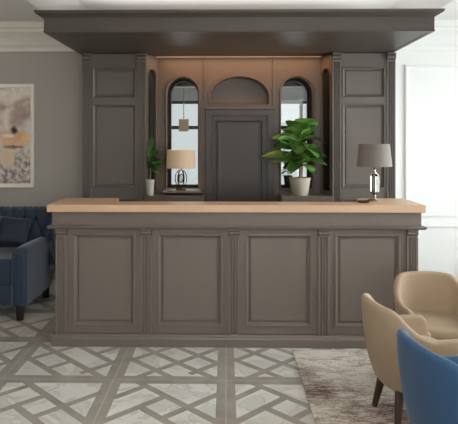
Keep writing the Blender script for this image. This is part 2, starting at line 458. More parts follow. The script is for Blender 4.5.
# ------------------------------------------------------------ room behind the arched windows
YR = 10.0
structure('wall_rear', MB().plate(rectp(XL, XR, 0, 3.2), [rectp(-2.0, -.05, .5, 2.32), rectp(.35, 2.3, .5, 2.32)], YR, YR+.2), M['white'])
structure('ceiling_rear', MB().box(XL, XR, YW, YR, 3.2, 3.3), M['ceil'])
for k, (x0, x1) in enumerate(((-2.0, -.05), (.35, 2.3))):
    m = MB(); m.plate(rectp(x0, x1, .5, 2.32), [rectp(x0+.05, (x0+x1)/2-.025, .55, 1.82), rectp((x0+x1)/2+.025, x1-.05, .55, 1.82),
                                                rectp(x0+.05, (x0+x1)/2-.025, 1.88, 2.27), rectp((x0+x1)/2+.025, x1-.05, 1.88, 2.27)], YR+.04, YR+.10)
    o = structure('window_%d' % (6+k), m, M['frame_dark'])
    MB().box(x0+.02, x1-.02, YR+.06, YR+.066, .52, 2.30).build('pane', M['glass'], o)['kind'] = 'structure'
structure('trim_6', MB().box(XL, XR, 6.9, 7.05, 2.28, 3.2), M['beam'])

# ------------------------------------------------------------ panel builders
def raised_panel(x0, x1, z0, z1, y, depth=.012):
    """moulded frame round a raised field, standing on plane y (front is -y)"""
    mb = MB(); d = depth
    mb.ring_profile(rect(x0, x1, z0, z1), [(0, y+.001), (0, y-d*.5), (.006, y-d), (.012, y-d*.9), (.018, y-d*.35), (.022, y-d*.15),
                                           (.026, y-d*.15), (.040, y-d*.75), (.046, y-d*.8)])
    return mb
def fluted_pilaster(xc, w_, z0, z1, y_back, proud, n=3):
    """one plan outline extruded in z, with n flutes in its face"""
    hw = w_/2; pl = [(xc-hw, y_back), (xc-hw, y_back-proud)]
    mrg = w_*.14; fw = (w_-2*mrg)/n
    for k in range(n):
        a = xc-hw+mrg+k*fw
        for t in range(7):
            an = PI*t/6
            pl.append((a+fw*.14+fw*.72*(1-math.cos(an))/2, y_back-proud+.011*math.sin(an)**.6))
    pl += [(xc+hw, y_back-proud), (xc+hw, y_back)]
    N = len(pl)
    mb = MB(); mb.add([(x, y, z0) for x, y in pl]+[(x, y, z1) for x, y in pl],
                      [tuple(range(N)), tuple(range(2*N-1, N-1, -1))]+[(i, (i+1) % N, (i+1) % N+N, i+N) for i in range(N)])
    return mb
def corbel(xc, w_, z0, z1, y_back, proud):
    """scrolled bracket: an S profile in yz extruded across its width"""
    h = z1-z0; pr = [(y_back, z0), (y_back-proud*.45, z0)]
    for k in range(9):
        a = -PI/2+PI*k/8
        pr.append((y_back-proud*.45-proud*.16*math.cos(a), z0+h*.16+h*.16*math.sin(a)))
    for k in range(9):
        a = -PI/2+PI*k/8
        pr.append((y_back-proud*.62-proud*.30*math.cos(a), z0+h*.56+h*.22*math.sin(a)))
    pr += [(y_back-proud*.75, z0+h*.82), (y_back-proud, z0+h*.84), (y_back-proud, z1), (y_back, z1)]
    return extrude_x(pr, xc-w_/2, xc+w_/2)

# ------------------------------------------------------------ bar counter
CX0, CX1, CY = -1.362, 1.518, 4.50
bc = thing('bar_counter', ((CX0+CX1)/2, 4.8, 0), 'long taupe panelled bar counter with fluted pilasters on the marble floor', 'counter')
MB().box(CX0+.02, CX1-.02, CY+.035, 4.96, .08, 1.055).build('carcass', M['taupe'], bc)
mb = extrude_x([(CY+.3, 0), (CY-.035, 0), (CY-.035, .062), (CY-.028, .076), (CY-.015, .082), (CY-.012, .092), (CY+.3, .092)], CX0-.015, CX1+.015)
mb.box(CX0-.02, CX0+.1, CY+.301, 4.96, 0, .09); mb.box(CX1-.1, CX1+.02, CY+.301, 4.96, 0, .09)
mb.build('plinth', M['taupe'], bc, bevel=.002)
MB().box(CX0-.012, CX1+.012, CY-.02, 4.97, .952, 1.062).build('frieze', M['taupe'], bc, bevel=.002)
mb = extrude_x([(CY+.2, .926), (CY-.022, .926), (CY-.034, .934), (CY-.046, .938), (CY-.050, .946), (CY-.044, .952), (CY+.2, .952)], CX0-.045, CX1+.045)
mb.box(CX0-.045, CX0+.05, CY+.2, 4.98, .926, .952); mb.box(CX1-.05, CX1+.045, CY+.2, 4.98, .926, .952)
mb.build('moulding', M['taupe'], bc)
pc = .083; pp = .692
px_ = [-1.307, -.633, .063, .770, 1.464]
for i, x in enumerate(px_):
    hw = .088
    x_ = x
    p = fluted_pilaster(x_, hw, .09, .862, CY+.036, .045).build('pilaster', M['taupe'], bc)
    corbel(x_, .084, .858, .928, CY+.034, .066).build('corbel', M['taupe'], p, smooth=True, angle=30)
for i in range(4):
    x0 = px_[i]+.044; x1 = px_[i+1]-.044
    # door frame with bead round its inner edge, then raised field
    f = MB().plate(rectp(x0, x1, .093, .926), [rectp(x0+.048, x1-.048, .155, .884)], CY+.012, CY+.036).build('panel_frame', M['taupe'], bc, bevel=.0015)
    fx0, fx1, fz0, fz1 = x0+.048, x1-.048, .155, .884
    mb = MB(); Y = CY+.034
    mb.ring_profile(rect(fx0-.004, fx1+.004, fz0-.004, fz1+.004),
                    [(0, Y-.021), (.002, Y-.031), (.013, Y-.033), (.022, Y-.022), (.028, Y-.008), (.034, Y-.006), (.046, Y-.015), (.050, Y-.016)])
    mb.build('raised_panel', M['taupe'], f)
# left and right ends: flat panel moulding
for x, sg in ((CX0+.02, -1), (CX1-.02, 1)):
    T = Matrix.Translation((x, 0, 0)) @ Matrix.Rotation(R(90)*sg, 4, 'Z')
    mb = MB(); mb.ring_profile(rect(4.58 if sg > 0 else -4.92, 4.92 if sg > 0 else -4.58, .2, .88), [(0, .0), (0, -.012), (.01, -.014), (.02, -.004), (.03, -.004)], T=T)
    mb.build('end_panel', M['taupe'], bc)

# worktop: U-shaped oak slab
wt = MB(); OH = .045
WX0, WX1, WF = CX0-OH, CX1+OH-.01, CY-.06
pl = [(WX0, WF), (WX1, WF), (WX1, 4.98), (1.14, 4.98), (1.09, 4.70), (-.90, 4.70), (-.94, 4.98), (WX0, 4.98)]
N = len(pl)
wt.add([(x, y, 1.0635) for x, y in pl]+[(x, y, 1.122) for x, y in pl],
       [tuple(range(N)), tuple(range(2*N-1, N-1, -1))]+[(i, (i+1) % N, (i+1) % N+N, i+N) for i in range(N)])
o = wt.build('worktop', M['oak'], bevel=.006)
tag(o, 'pale oak worktop with short returns lying along the taupe bar counter', 'worktop')

# ------------------------------------------------------------ back bar towers
UY = 5.60; UX0, UX1 = -1.42, 1.66; SOF = 2.484
def tower(x0, x1, label):
    t = thing('panelled_tower', ((x0+x1)/2, 5.8, 0), label, 'cabinet')
    MB().box(x0+(.012 if x0 < 0 else .05), x1-(.05 if x0 < 0 else .012), UY+.0315, YB-.002, 0, SOF-.001).build('carcass', M['tower'], t)
    pw = .085
    for xc in (x0+pw/2, x1-pw/2):
        p = fluted_pilaster(xc, pw, 0, 2.40, UY+.031, .031).build('pilaster', M['tower'], t)
        corbel(xc, pw, 2.395, SOF-.001, UY+.03, .058).build('corbel', M['tower'], p, smooth=True, angle=30)
    a, b_ = x0+pw, x1-pw
    holes = [(2.045, 2.345), (1.155, 1.985), (.2, 1.05)]
    f = MB().plate(rectp(a, b_, 0, SOF-.001), [rectp(a+.014, b_-.014, z0, z1) for z0, z1 in holes], UY+.012, UY+.031).build('panel_frame', M['tower'], t, bevel=.0015)
    for z0, z1 in holes:
        Y = UY+.031; mb = MB()
        mb.ring_profile(rect(a+.011, b_-.011, z0-.003, z1+.003), [(0, Y-.018), (.002, Y-.027), (.011, Y-.028), (.018, Y-.018), (.024, Y-.006), (.030, Y-.004), (.040, Y-.010), (.044, Y-.011)])
        mb.build('raised_panel', M['tower'], f)
    return t
tower(UX0, -.79, 'taupe panelled tower of the back bar, left of the niche, beside the taupe wall')
tower(1.045, UX1, 'taupe panelled tower of the back bar, right of the niche, behind the grey-shaded lamp')

# ------------------------------------------------------------ niche between the towers
NB = 5.85
nx0, nx1 = -.705, .965
ni = thing('arched_niche', (AC, 5.85, 0), 'warmly lit taupe niche panelling with arches between the two towers', 'panelling')
MB().plate(rectp(nx0-.08, nx1+.06, 0, SOF-.001), [list(reversed(arch_pts(c, WH, WZ0, WZT))) for c in AX] +
           [list(reversed(arch_pts(AC, .295, 2.0, 2.275, rise=.20)))], NB, NB+.03).build('back_panel', M['niche'], ni)
# lunette recess
m = MB(); m.ring_profile(lambda i: arch_pts(AC, .295, 2.0, 2.275, i, rise=.20), [(0, NB+.005), (0, NB+.11)]); m.build('lunette_recess', M['niche'], ni, smooth=True, angle=50)
m = MB(); m.ring_profile(lambda i: arch_pts(AC, .320, 1.975, 2.300, i, rise=.215), [(0, NB), (.003, NB-.012), (.016, NB-.014), (.025, NB)], fill=False)
m.build('lunette_moulding', M['niche'], ni, smooth=True, angle=50)
MB().box(AC-.36, AC+.36, NB-.035, NB, 1.945, 1.975).build('ledge', M['niche'], ni, bevel=.004)
for x in (AC-.362, AC+.342):
    MB().box(x, x+.02, NB-.012, NB, 1.975, SOF-.001).build('upright_strip', M['niche'], ni, bevel=.002)
# centre door, dark
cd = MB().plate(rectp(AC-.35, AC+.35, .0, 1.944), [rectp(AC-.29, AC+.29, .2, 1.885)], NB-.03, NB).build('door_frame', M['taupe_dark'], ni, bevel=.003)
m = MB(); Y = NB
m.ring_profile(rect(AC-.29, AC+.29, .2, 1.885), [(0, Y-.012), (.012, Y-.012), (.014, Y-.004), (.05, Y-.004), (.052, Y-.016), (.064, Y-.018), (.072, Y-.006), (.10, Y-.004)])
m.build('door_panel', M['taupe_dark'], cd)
# splayed cheeks with tall dark arched insets
for sg, xa, xb in ((-1, -.788, nx0), (1, nx1, 1.043)):
    a = Vector((xa, UY+.03 if sg < 0 else NB)); b_ = Vector((xb, NB if sg < 0 else UY+.03))
    L = (b_-a).length; ang = math.atan2(b_.y-a.y, b_.x-a.x)
    T = Matrix.Translation((a.x, a.y, 0)) @ Matrix.Rotation(ang, 4, 'Z')
    MB().plate(rectp(0, L, 0, SOF-.001), [list(reversed(arch_pts(L/2, L*.37, 1.12, 2.345)))], .0, .02, T=T).build('cheek_panel', M['niche'], ni)
    MB().plate(arch_pts(L/2, L*.40, 1.10, 2.365), [], .0205, .03, T=T).build('arched_inlay', M['dark_glass'], ni, label='tall dark arched inlay')
    m = MB(); m.ring_profile(lambda i: arch_pts(L/2, L*.37+.014, 1.106, 2.359, i), [(0, .0), (.002, -.008), (.010, -.008), (.014, .0)], fill=False, T=T)
    m.build('arch_moulding', M['niche'], ni)
# low ledges in the niche corners
for x0, x1 in ((-.787, AC-.36), (AC+.40, 1.042)):
    MB().box(x0, x1, 5.52, NB-.032, 1.03, 1.085).build('corner_ledge', M['niche'], ni, bevel=.004)
    MB().box(x0+.01, x1-.01, 5.54, NB-.032, .0, 1.03).build('base_cupboard', M['niche'], ni)

# arched windows with deep reveals
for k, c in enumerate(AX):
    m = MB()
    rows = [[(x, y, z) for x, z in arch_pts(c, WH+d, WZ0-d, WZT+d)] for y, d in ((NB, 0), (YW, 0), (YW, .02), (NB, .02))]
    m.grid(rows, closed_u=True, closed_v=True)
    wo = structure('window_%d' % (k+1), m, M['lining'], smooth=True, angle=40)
    m = MB(); m.ring_profile(lambda i: arch_pts(c, WH+.022, WZ0-.022, WZT+.022, i), [(0, NB), (.002, NB-.012), (.008, NB-.018), (.014, NB-.016), (.016, NB-.004), (.022, NB-.001)], fill=False)
    m.build('arch_moulding', M['niche'], wo, smooth=True, angle=50)['kind'] = 'structure'
    m = MB(); m.ring_profile(lambda i: arch_pts(c, WH-.001, WZ0+.001, WZT-.001, i), [(0, 6.15), (0, 6.12), (.014, 6.12), (.014, 6.15)], fill=False)
    m.build('sash', M['frame_dark'], wo)['kind'] = 'structure'
    MB().plate(arch_pts(c, WH-.006, WZ0+.006, WZT-.006), [], 6.133, 6.138).build('pane', M['glass'], wo)['kind'] = 'structure'

# ------------------------------------------------------------ canopy
CF = 4.49; CX0_, CX1_ = -1.450, 1.640
cn = thing('bar_canopy', ((UX0+UX1)/2, 5.2, SOF), 'deep taupe canopy with a cornice projecting over the bar counter', 'canopy')
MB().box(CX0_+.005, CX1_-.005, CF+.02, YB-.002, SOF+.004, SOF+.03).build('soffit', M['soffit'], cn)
def wrap(prof, x0, x1, yf, yb):
    """moulding wrapped round left end, front and right end; prof = [(out, z)]"""
    rows = []
    for o_, z in prof:
        rows.append([(x0-o_, yb, z), (x0-o_, yf-o_, z), (x1+o_, yf-o_, z), (x1+o_, yb, z)])
    mb = MB(); mb.grid(rows, closed_u=True); return mb
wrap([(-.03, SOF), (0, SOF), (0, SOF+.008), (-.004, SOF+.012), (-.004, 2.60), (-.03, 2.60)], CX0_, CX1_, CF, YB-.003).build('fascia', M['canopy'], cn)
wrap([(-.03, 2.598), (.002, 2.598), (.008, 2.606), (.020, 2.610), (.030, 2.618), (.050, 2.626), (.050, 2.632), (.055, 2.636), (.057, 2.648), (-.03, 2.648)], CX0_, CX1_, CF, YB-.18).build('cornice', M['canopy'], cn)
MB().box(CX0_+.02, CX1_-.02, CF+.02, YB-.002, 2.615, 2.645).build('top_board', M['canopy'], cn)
# warm LED strip under the soffit inside the niche
ls = MB().box(nx0-.02, nx1+.02, 5.825, 5.848, SOF-.006, SOF+.002).build('light_strip', M['led'], cn, label='warm light strip')
l = bpy.data.lights.new('niche_strip_light', 'AREA'); l.shape = 'RECTANGLE'; l.size = 1.6; l.size_y = .03; l.energy = 6.0; l.color = (1, .52, .24)
lo = bpy.data.objects.new('niche_strip_light', l); COL.objects.link(lo); lo.location = (AC, 5.70, SOF-.012)

# ------------------------------------------------------------ lamps
def drum(c, r0, r1, z0, z1, th=.003):
    mb = MB(); mb.lathe([(r0, z0), (r1, z1), (r1-th, z1), (r0-th, z0), (r0, z0)], c, 40); return mb
def lamp_lit(x, y, z, label):
    t = thing('table_lamp', (x, y, z), label, 'lamp')
    MB().lathe([(0, 0), (.048, 0), (.050, .006), (.044, .012), (.02, .018), (.008, .030), (0, .030)], (x, y, z), 28).build('base', M['darkmetal'], t, smooth=True)
    # open globe of three rings round a glass bead
    rz = .085; cz = z+.030+rz
    for k in range(3):
        a = PI*k/3
        MB().tube([(x+.058*math.cos(s)*math.cos(a), y+.058*math.cos(s)*math.sin(a), cz+rz*math.sin(s)) for s in [2*PI*i/36 for i in range(36)]], .0045, 8, closed=True).build('ring', M['darkmetal'], t, smooth=True)
    MB().lathe([(0, -.05), (.020, -.035), (.026, 0), (.020, .035), (0, .05)], (x, y, cz), 20).build('bead', M['crystal'], t, smooth=True)
    MB().lathe([(0, 0), (.006, 0), (.006, .12), (0, .12)], (x, y, cz+rz), 12).build('stem', M['darkmetal'], t, smooth=True)
    s = drum((x, y, z), .147, .140, .218, .400).build('lamp_shade', M['shade_lit'], t, smooth=True, label='warm lit beige drum shade')
    MB().tube([(x+.145*math.cos(a), y+.145*math.sin(a), z+.221) for a in [2*PI*i/40 for i in range(40)]], .002, 6, closed=True).build('trim_ring', M['darkmetal'], s)
    sp_ = MB()
    for k in range(3):
        a = 2*PI*k/3; sp_.tube([(x, y, z+.30), (x+.143*math.cos(a), y+.143*math.sin(a), z+.30)], .002, 6)
    sp_.build('spider', M['darkmetal'], s)
    lb = bpy.data.lights.new('bulb_light', 'POINT'); lb.energy = 1.4; lb.color = (1, .78, .56); lb.shadow_soft_size = .03
    b_ = bpy.data.objects.new('bulb_light', lb); COL.objects.link(b_); b_.parent = t; b_.location = (0, 0, .32)
lamp_lit(AX[0]-.005, 5.690, WZ0-.004, 'lit table lamp with a beige drum shade in front of the left arched window')
# small shelf that carries it
MB().box(AX[0]-.18, AX[0]+.20, NB-.245, NB, WZ0-.030, WZ0-.005).build('lamp_shelf', M['taupe'], ni, bevel=.004)

def lamp_grey(x, y, z):
    t = thing('table_lamp', (x, y, z), 'grey-shaded table lamp with a glass column standing on the oak worktop', 'lamp')
    MB().lathe([(0, 0), (.055, 0), (.057, .008), (.050, .014), (.018, .018), (.010, .030), (.016, .040), (.010, .050), (0, .050)], (x, y, z), 32).build('base', M['metal'], t, smooth=True, angle=50)
    MB().lathe([(0, .050), (.018, .054), (.034, .076), (.034, .205), (.018, .228), (0, .232)], (x, y, z), 8).build('glass_column', M['crystal'], t, label='clear faceted glass column')
    cg = MB()
    for k in range(8):
        a = 2*PI*k/8; c_, s_ = math.cos(a), math.sin(a)
        if k % 2 == 0: cg.tube([(x+r*c_, y+r*s_, z+h) for r, h in ((.018, .052), (.036, .076), (.036, .205), (.018, .230))], .0035, 8)
    cg.build('cage', M['metal'], t, smooth=True)
    MB().lathe([(0, .228), (.020, .230), (.020, .236), (.009, .242), (.013, .252), (.008, .262), (.007, .36), (0, .36)], (x, y, z), 24).build('stem', M['metal'], t, smooth=True, angle=50)
    s = drum((x, y, z), .144, .124, .288, .475).build('lamp_shade', M['shade_grey'], t, smooth=True, label='grey tapered drum shade')
    sp_ = MB()
    for k in range(3):
        a = 2*PI*k/3; sp_.tube([(x, y, z+.355), (x+.136*math.cos(a), y+.136*math.sin(a), z+.355)], .002, 6)
    sp_.build('spider', M['metal'], s)
lamp_grey(1.238, 4.77, 1.1225)
# low tray beside the lamp
t = thing('small_tray', (1.10, 4.60, 1.1225), 'small dark low tray on the worktop left of the grey-shaded lamp', 'tray')
MB().lathe([(0, 0), (.040, 0), (.052, .010), (.054, .016), (.050, .016), (.042, .006), (0, .005)], (1.12, 4.64, 1.1225), 28).build('dish', M['tray'], t, smooth=True)
MB().box(1.095, 1.130, 4.62, 4.65, 1.1295, 1.140).build('insert', M['reader'], t, bevel=.003)

# pendant in the rear room
x, y = -.56, 7.55
t = thing('pendant_lamp', (x, y, 3.2), 'small pendant lamp with a beige shade seen through the left arched window', 'lamp')
drum((x, y, 1.745), .066, .066, 0, .16).build('lamp_shade', M['shade_lit'], t, smooth=True)
MB().tube([(x, y, 1.86), (x, y, 3.18)], .005, 8).build('rod', M['metal'], t)
MB().lathe([(0, 0), (.05, 0), (.05, .02), (0, .02)], (x, y, 3.18), 20).build('ceiling_rose', M['metal'], t)
MB().box(x-.066, x+.066, y-.003, y+.003, 1.855, 1.861).build('spider', M['metal'], t)

# ------------------------------------------------------------ plants
def leaf(mb, base, direction, length, width, droop=.3, roll=0., cup=.15, n=9, wp=1.0):
    d = Vector(direction).normalized(); up = Vector((0, 0, 1))
    side = d.cross(up)
    if side.length < .05: side = Vector((1, 0, 0))
    side.normalize(); nrm = side.cross(d).normalized()
    side = (side*math.cos(roll)+nrm*math.sin(roll)).normalized(); nrm = side.cross(d).normalized()
    rows = []
    for i in range(n+1):
        t = i/n
        c = Vector(base)+d*length*t - Vector((0, 0, 1))*droop*length*t*t
        wv = width*(math.sin(PI*min(1, t**wp*.98+.01))**.8)*.5+.0008
        row = []
        for j in range(-2, 3):
            s = j/2
            row.append(tuple(c+side*wv*s+nrm*(cup*abs(s)**1.5*wv+.04*wv*math.sin(t*14)*abs(s))))
        rows.append(row)
    mb.grid(rows)
def plant(x, y, z, pr, ph, pot_mat, label, leaves, stem_pts, leaf_m, group=None, name='potted_plant', big=1., up=1., wide=1.):
    t = thing(name, (x, y, z), label, 'plant', group)
    p = MB().lathe([(0, 0), (pr*.72, 0), (pr*.76, .004), (pr*.97, ph*.86), (pr, ph*.87), (pr*1.02, ph), (pr*.93, ph), (pr*.90, ph*.86), (0, ph*.86)], (x, y, z), 32).build('pot', pot_mat, t, smooth=True)
    MB().lathe([(0, ph*.90), (pr*.5, ph*.895), (pr*.89, ph*.87)], (x, y, z), 24).build('soil', M['soil'], t, smooth=True)
    st = MB()
    for pts, r in stem_pts: st.tube([(x+a, y+b_, z+c) for a, b_, c in pts], r, 8)
    st.build('stem', M['stem'], t, smooth=True)
    mb = MB()
    for (b0, d, L, W, dr, ro) in leaves: leaf(mb, (x+b0[0], y+b0[1], z+b0[2]*up), d, L*big, W*big*wide, dr, ro)
    mb.build('foliage', leaf_m, t, smooth=True, angle=80)
    return t
PX, PY, PZ = .728, 5.62, 1.086
rnd = random.Random(5)
# (start, direction, length, width, droop, roll) : tall upper right leaves, spreading left ones
LV = [((.01, 0, .52), (.25, -.35, .55), .22, .17, .30, .3), ((-.01, 0, .50), (-.55, -.3, .60), .20, .14, .45, -.4),
      ((.02, 0, .46), (.9, -.2, .35), .20, .14, .5, .2), ((0, 0, .44), (-.2, -.8, .15), .17, .14, .7, 0.2),
      ((.0, .0, .40), (.55, -.8, .2), .20, .15, .6, .5), ((0, 0, .38), (-.9, -.2, .35), .24, .11, .25, -.5),
      ((0, 0, .33), (-1, -.1, .08), .31, .10, .10, .5), ((0, 0, .30), (-1, -.3, -.05), .27, .08, .05, .3),
      ((0, 0, .34), (-.6, -.7, .4), .22, .11, .4, -.7), ((.01, 0, .34), (1, -.3, .25), .21, .11, .3, .6),
      ((0, 0, .30), (.9, -.4, .1), .22, .11, .3, -.2), ((0, 0, .27), (.4, -.9, .1), .18, .12, .5, .3),
      ((0, 0, .26), (-.5, -.8, .2), .18, .10, .6, .1), ((0, 0, .42), (-.7, .2, .7), .2, .10, .2, .9),
      ((0, 0, .45), (.3, .5, .6), .18, .12, .3, 0), ((-.02, 0, .40), (-.75, -.5, .55), .24, .09, .25, 1.0),
      ((0, 0, .24), (-.9, .1, -.1), .2, .07, .2, 0), ((0, 0, .36), (.1, -.9, .5), .2, .13, .4, 1.2),
      ((0, 0, .48), (.05, -.2, .9), .17, .13, .1, .8), ((.01, 0, .50), (.6, .1, .7), .18, .14, .3, -.5),
      ((-.02, 0, .52), (-.25, -.5, .8), .20, .16, .35, .2), ((.03, 0, .50), (.5, -.5, .75), .19, .16, .4, -.3), ((-.03, 0, .44), (-.9, -.3, .45), .24, .12, .3, .4), ((0, 0, .31), (-.3, -1, .0), .16, .12, .5, -.3), ((0, 0, .37), (.7, .4, .3), .19, .11, .3, .1)]
for k in range(14):
    a = rnd.uniform(0, 2*PI); h = rnd.uniform(.25, .44)
    LV.append(((0, 0, h), (math.cos(a), math.sin(a)*.55-.25, rnd.uniform(-.1, .7)), rnd.uniform(.13, .21), rnd.uniform(.06, .1), rnd.uniform(.1, .6), rnd.uniform(-.8, .8)))
plant(PX, PY, PZ, .105, .175, M['pot'], 'large leafy green plant in a stone pot in front of the right arched window', LV,
      [([(0, 0, .14), (.004, 0, .25), (-.004, 0, .38), (0, 0, .54)], [.014, .012, .009, .005]), ([(.015, .01, .14), (.03, .01, .30), (.02, 0, .44)], [.009, .007, .004])], M['leaf'], big=1.24, up=1.18, wide=1.22)
LV2 = []
rnd = random.Random(11)
for k in range(16):
    a = rnd.uniform(0, 2*PI); h = rnd.uniform(.20, .36)
    LV2.append(((0, 0, h), (abs(math.cos(a))*.9-.02, math.sin(a)*.5-.35, rnd.uniform(.1, 1.2)), rnd.uniform(.08, .13), rnd.uniform(.035, .055), rnd.uniform(.1, .5), rnd.uniform(-.8, .8)))
plant(-.745, 5.575, 1.086, .043, .155, M['pot_white'], 'small leafy plant in a slim off-white pot at the left end of the niche', LV2,
      [([(0, 0, .12), (.004, 0, .25), (-.003, 0, .38)], [.006, .005, .003])], M['leaf2'], big=1.5, up=1.22)
LV3 = []
for k in range(12):
    a = rnd.uniform(0, 2*PI); h = rnd.uniform(.11, .2)
    LV3.append(((0, 0, h), (math.cos(a), math.sin(a)*.6, rnd.uniform(.1, .9)), rnd.uniform(.05, .10), rnd.uniform(.02, .035), rnd.uniform(.2, .6), rnd.uniform(-.8, .8)))
plant(.655, 6.02, WZ0+.0005, .046, .12, M['pot_dark'], 'dark grey pot with small sprigs on the sill of the right arched window', LV3,
      [([(0, 0, .10), (0, 0, .2)], [.004, .003])], M['leaf2'])

# ------------------------------------------------------------ framed painting
fx1 = -2.025; fx0 = fx1-.86; fz0, fz1 = 1.126, 2.222
t = thing('framed_painting', ((fx0+fx1)/2, YB-.02, fz0), 'cream-framed abstract painting in rose grey and orange hanging above the navy sofa', 'painting')
MB().ring_profile(rect(fx0, fx1, fz0, fz1), [(0, YB-.001), (0, YB-.034), (.006, YB-.038), (.036, YB-.034), (.042, YB-.022), (.046, YB-.018)], fill=False).build('frame', M['frame_cream'], t)
cx_, cz_ = (fx0+fx1)/2, (fz0+fz1)/2
cv = MB().box(fx0+.042, fx1-.042, YB-.020, YB-.012, fz0+.042, fz1-.042).build('canvas', M['art'], t)
# centre the canvas origin a little right of its middle so the painted patch sits where it is seen
cv.data.transform(Matrix.Translation(-Vector((fx1-.33-t.location.x, 0, cz_-t.location.z))))
cv.location = (fx1-.33-t.location.x, 0, cz_-t.location.z)

# ------------------------------------------------------------ unseen uplighter added to brighten the ceiling
ul = thing('added_uplighter', (.3, 1.3, 2.40), 'added unseen white uplighter over the seating area, to brighten the ceiling', 'ceiling light')
MB().plate(rectp(-.8, 1.4, 2.40, 2.41), [], 1.20, 1.40).box(-.8, 1.4, 1.20, 1.205, 2.41, 2.48).box(-.8, 1.4, 1.395, 1.40, 2.41, 2.48).build('trough', M['white'], ul)
for x in (-.6, 1.2): MB().tube([(x, 1.3, 2.41), (x, 1.3, 2.969)], .004, 8).build('rod', M['metal'], ul)

# ------------------------------------------------------------ rug
o = MB().box(.512, 3.0, 1.0, 4.405, .001, .012).build('area_rug', M['rug'], bevel=.004)
tag(o, 'distressed beige and brown area rug on the marble floor in front of the counter', 'rug')

# ------------------------------------------------------------ tub chairs
def smooth01(t): t = max(0, min(1, t)); return t*t*(3-2*t)
def tub_chair(mat, mname, label, cat='chair', group=None):
    """faces local +x; origin on the floor under its middle"""
    t = thing('tub_chair', (0, 0, 0), label, cat, group)
    HWD, DEP = .262, .250        # half width, half depth at rim level
    nS = 64
    def plan(s):                 # s in -1..1 : right arm front -> back -> left arm front
        a = abs(s); sg = 1 if s > 0 else -1
        # straight arm for a>.52, arc behind
        if a < .60:
            an = (a/.60)*(PI/2)
            e = .78
            x = -DEP*math.copysign(abs(math.cos(an))**e, 1); yy = HWD*abs(math.sin(an))**e
        else:
            x = (a-.60)/.40*(DEP*.98); yy = HWD-.012*((a-.60)/.40)
        return x, sg*yy
    def height(s):
        a = abs(s)
        h = .69-.012*(a/.3)**2 if a < .3 else .69-.012
        h -= (h-.525)*smooth01((a-.26)/.42)
        if a > .90:
            q_ = (a-.90)/.10; h -= .10*(1-math.sqrt(max(0, 1-q_*q_)))
        return h
    rows = []; zb = .215; th = .046
    for i in range(nS+1):
        s = -1+2*i/nS
        x, y = plan(s); h = height(s)
        d = .004; x1_, y1_ = plan(min(1, s+d)); x0_, y0_ = plan(max(-1, s-d))
        tx, ty = x1_-x0_, y1_-y0_; L = math.hypot(tx, ty) or 1; nx_, ny_ = -ty/L, tx/L
        if nx_*x+ny_*y < 0: nx_, ny_ = -nx_, -ny_
        if abs(s) > .97: nx_, ny_ = (0, 1 if s > 0 else -1)
        row = []
        def P_(z, off):
            k = (z-zb)/(.69-zb); k = max(0, min(1, k))
            sc_ = .58+.42*math.sin(k*PI/2)**.50      # bowl taper
            f_ = 1 if abs(s) < .6 else 1
            return (x*sc_+nx_*off, y*sc_+ny_*off, z)
        for k in range(13):
            z = zb+(h-.02-zb)*(k/12)**1.6; row.append(P_(z, 0))
        for k in range(1, 6):
            an = PI*k/6; row.append((lambda p: (p[0], p[1], h-.02+.02*math.sin(an)))(P_(h-.02, -th/2*(1-math.cos(an)))))
        for k in range(8):
            z = h-.02-(h-.02-.32)*k/7; row.append(P_(z, -th-.012*smooth01((h-z)/.2)))
        row.append(P_(zb+.02, -th*.7))
        rows.append(row)
    # round off the arm fronts
    def endcap(row, dx):
        cx = sum(p[0] for p in row)/len(row)
        res = []
        for frac, out in ((.35, .010), (.75, .018)):
            mid = [(row[k][1]+row[-1-k if k < len(row) else 0][1])/2 for k in range(len(row))]
            res.append([(p[0]+out, p[1]*(1-frac*.0)+(mid[k]-p[1])*frac, p[2]-(.004*frac)) for k, p in enumerate(row)])
        return res
    first = list(reversed(endcap(rows[0], 1))); last = endcap(rows[-1], 1)
    rows = first+rows+last
    mb = MB(); mb.grid(rows, closed_v=True)
    m_ = len(rows[0]); tot = len(mb.v)
    mb.f.append(tuple(range(m_))); mb.f.append(tuple(range(tot-m_, tot)))
    mb.build('backrest_shell', mat, t, smooth=True, angle=70)
    # under-bowl and seat cushion
    def disc(z, sx, sy, cx=0., n=48):
        r_ = []
        for k in range(n):
            a = 2*PI*k/n; e = .62
            r_.append((cx+sx*math.copysign(abs(math.cos(a))**e, math.cos(a)), sy*math.copysign(abs(math.sin(a))**e, math.sin(a)), z))
        return r_
    bowl = MB(); bowl.grid([disc(.208, .05, .05), disc(.208, .12, .125), disc(.214, .142, .148), disc(.245, .158, .162), disc(.300, .180, .180, .010), disc(.345, .200, .196, .012)], closed_v=True)
    k = len(bowl.v); bowl.f.append(tuple(range(48))); bowl.f.append(tuple(range(k-48, k)))
    bowl.build('seat_base', mat, t, smooth=True, angle=60)
    cu = MB(); cu.grid([disc(.346, .18, .17, .02), disc(.350, .212, .194, .02), disc(.375, .222, .200, .022), disc(.400, .220, .198, .022), disc(.416, .208, .188, .022), disc(.422, .17, .15, .022), disc(.425, .05, .05, .022)], closed_v=True)
    k = len(cu.v); cu.f.append(tuple(range(48))); cu.f.append(tuple(range(k-48, k)))
    cu.build('seat_cushion', mat, t, smooth=True, angle=60)
    for sx in (-1, 1):
        for sy in (-1, 1):
            mb = MB(); mb.tube([(.105*sx, .115*sy, .225), (.138*sx, .160*sy, .0185)], [.027, .017], 12)
            mb.build('leg', M['legwood'], t, smooth=True, angle=50)
    return t
ch = tub_chair(M['beige'], 'beige', 'beige tub chair with its back turned to the bar, nearest to the blue tub chair', group=None)
ch.location = (1.060, 3.33, 0); ch.scale = (1, 1, 1.03); ch.rotation_euler = (0, 0, R(8))
ch['label'] = 'beige tub chair between the blue tub chair and the rear beige one, side view'
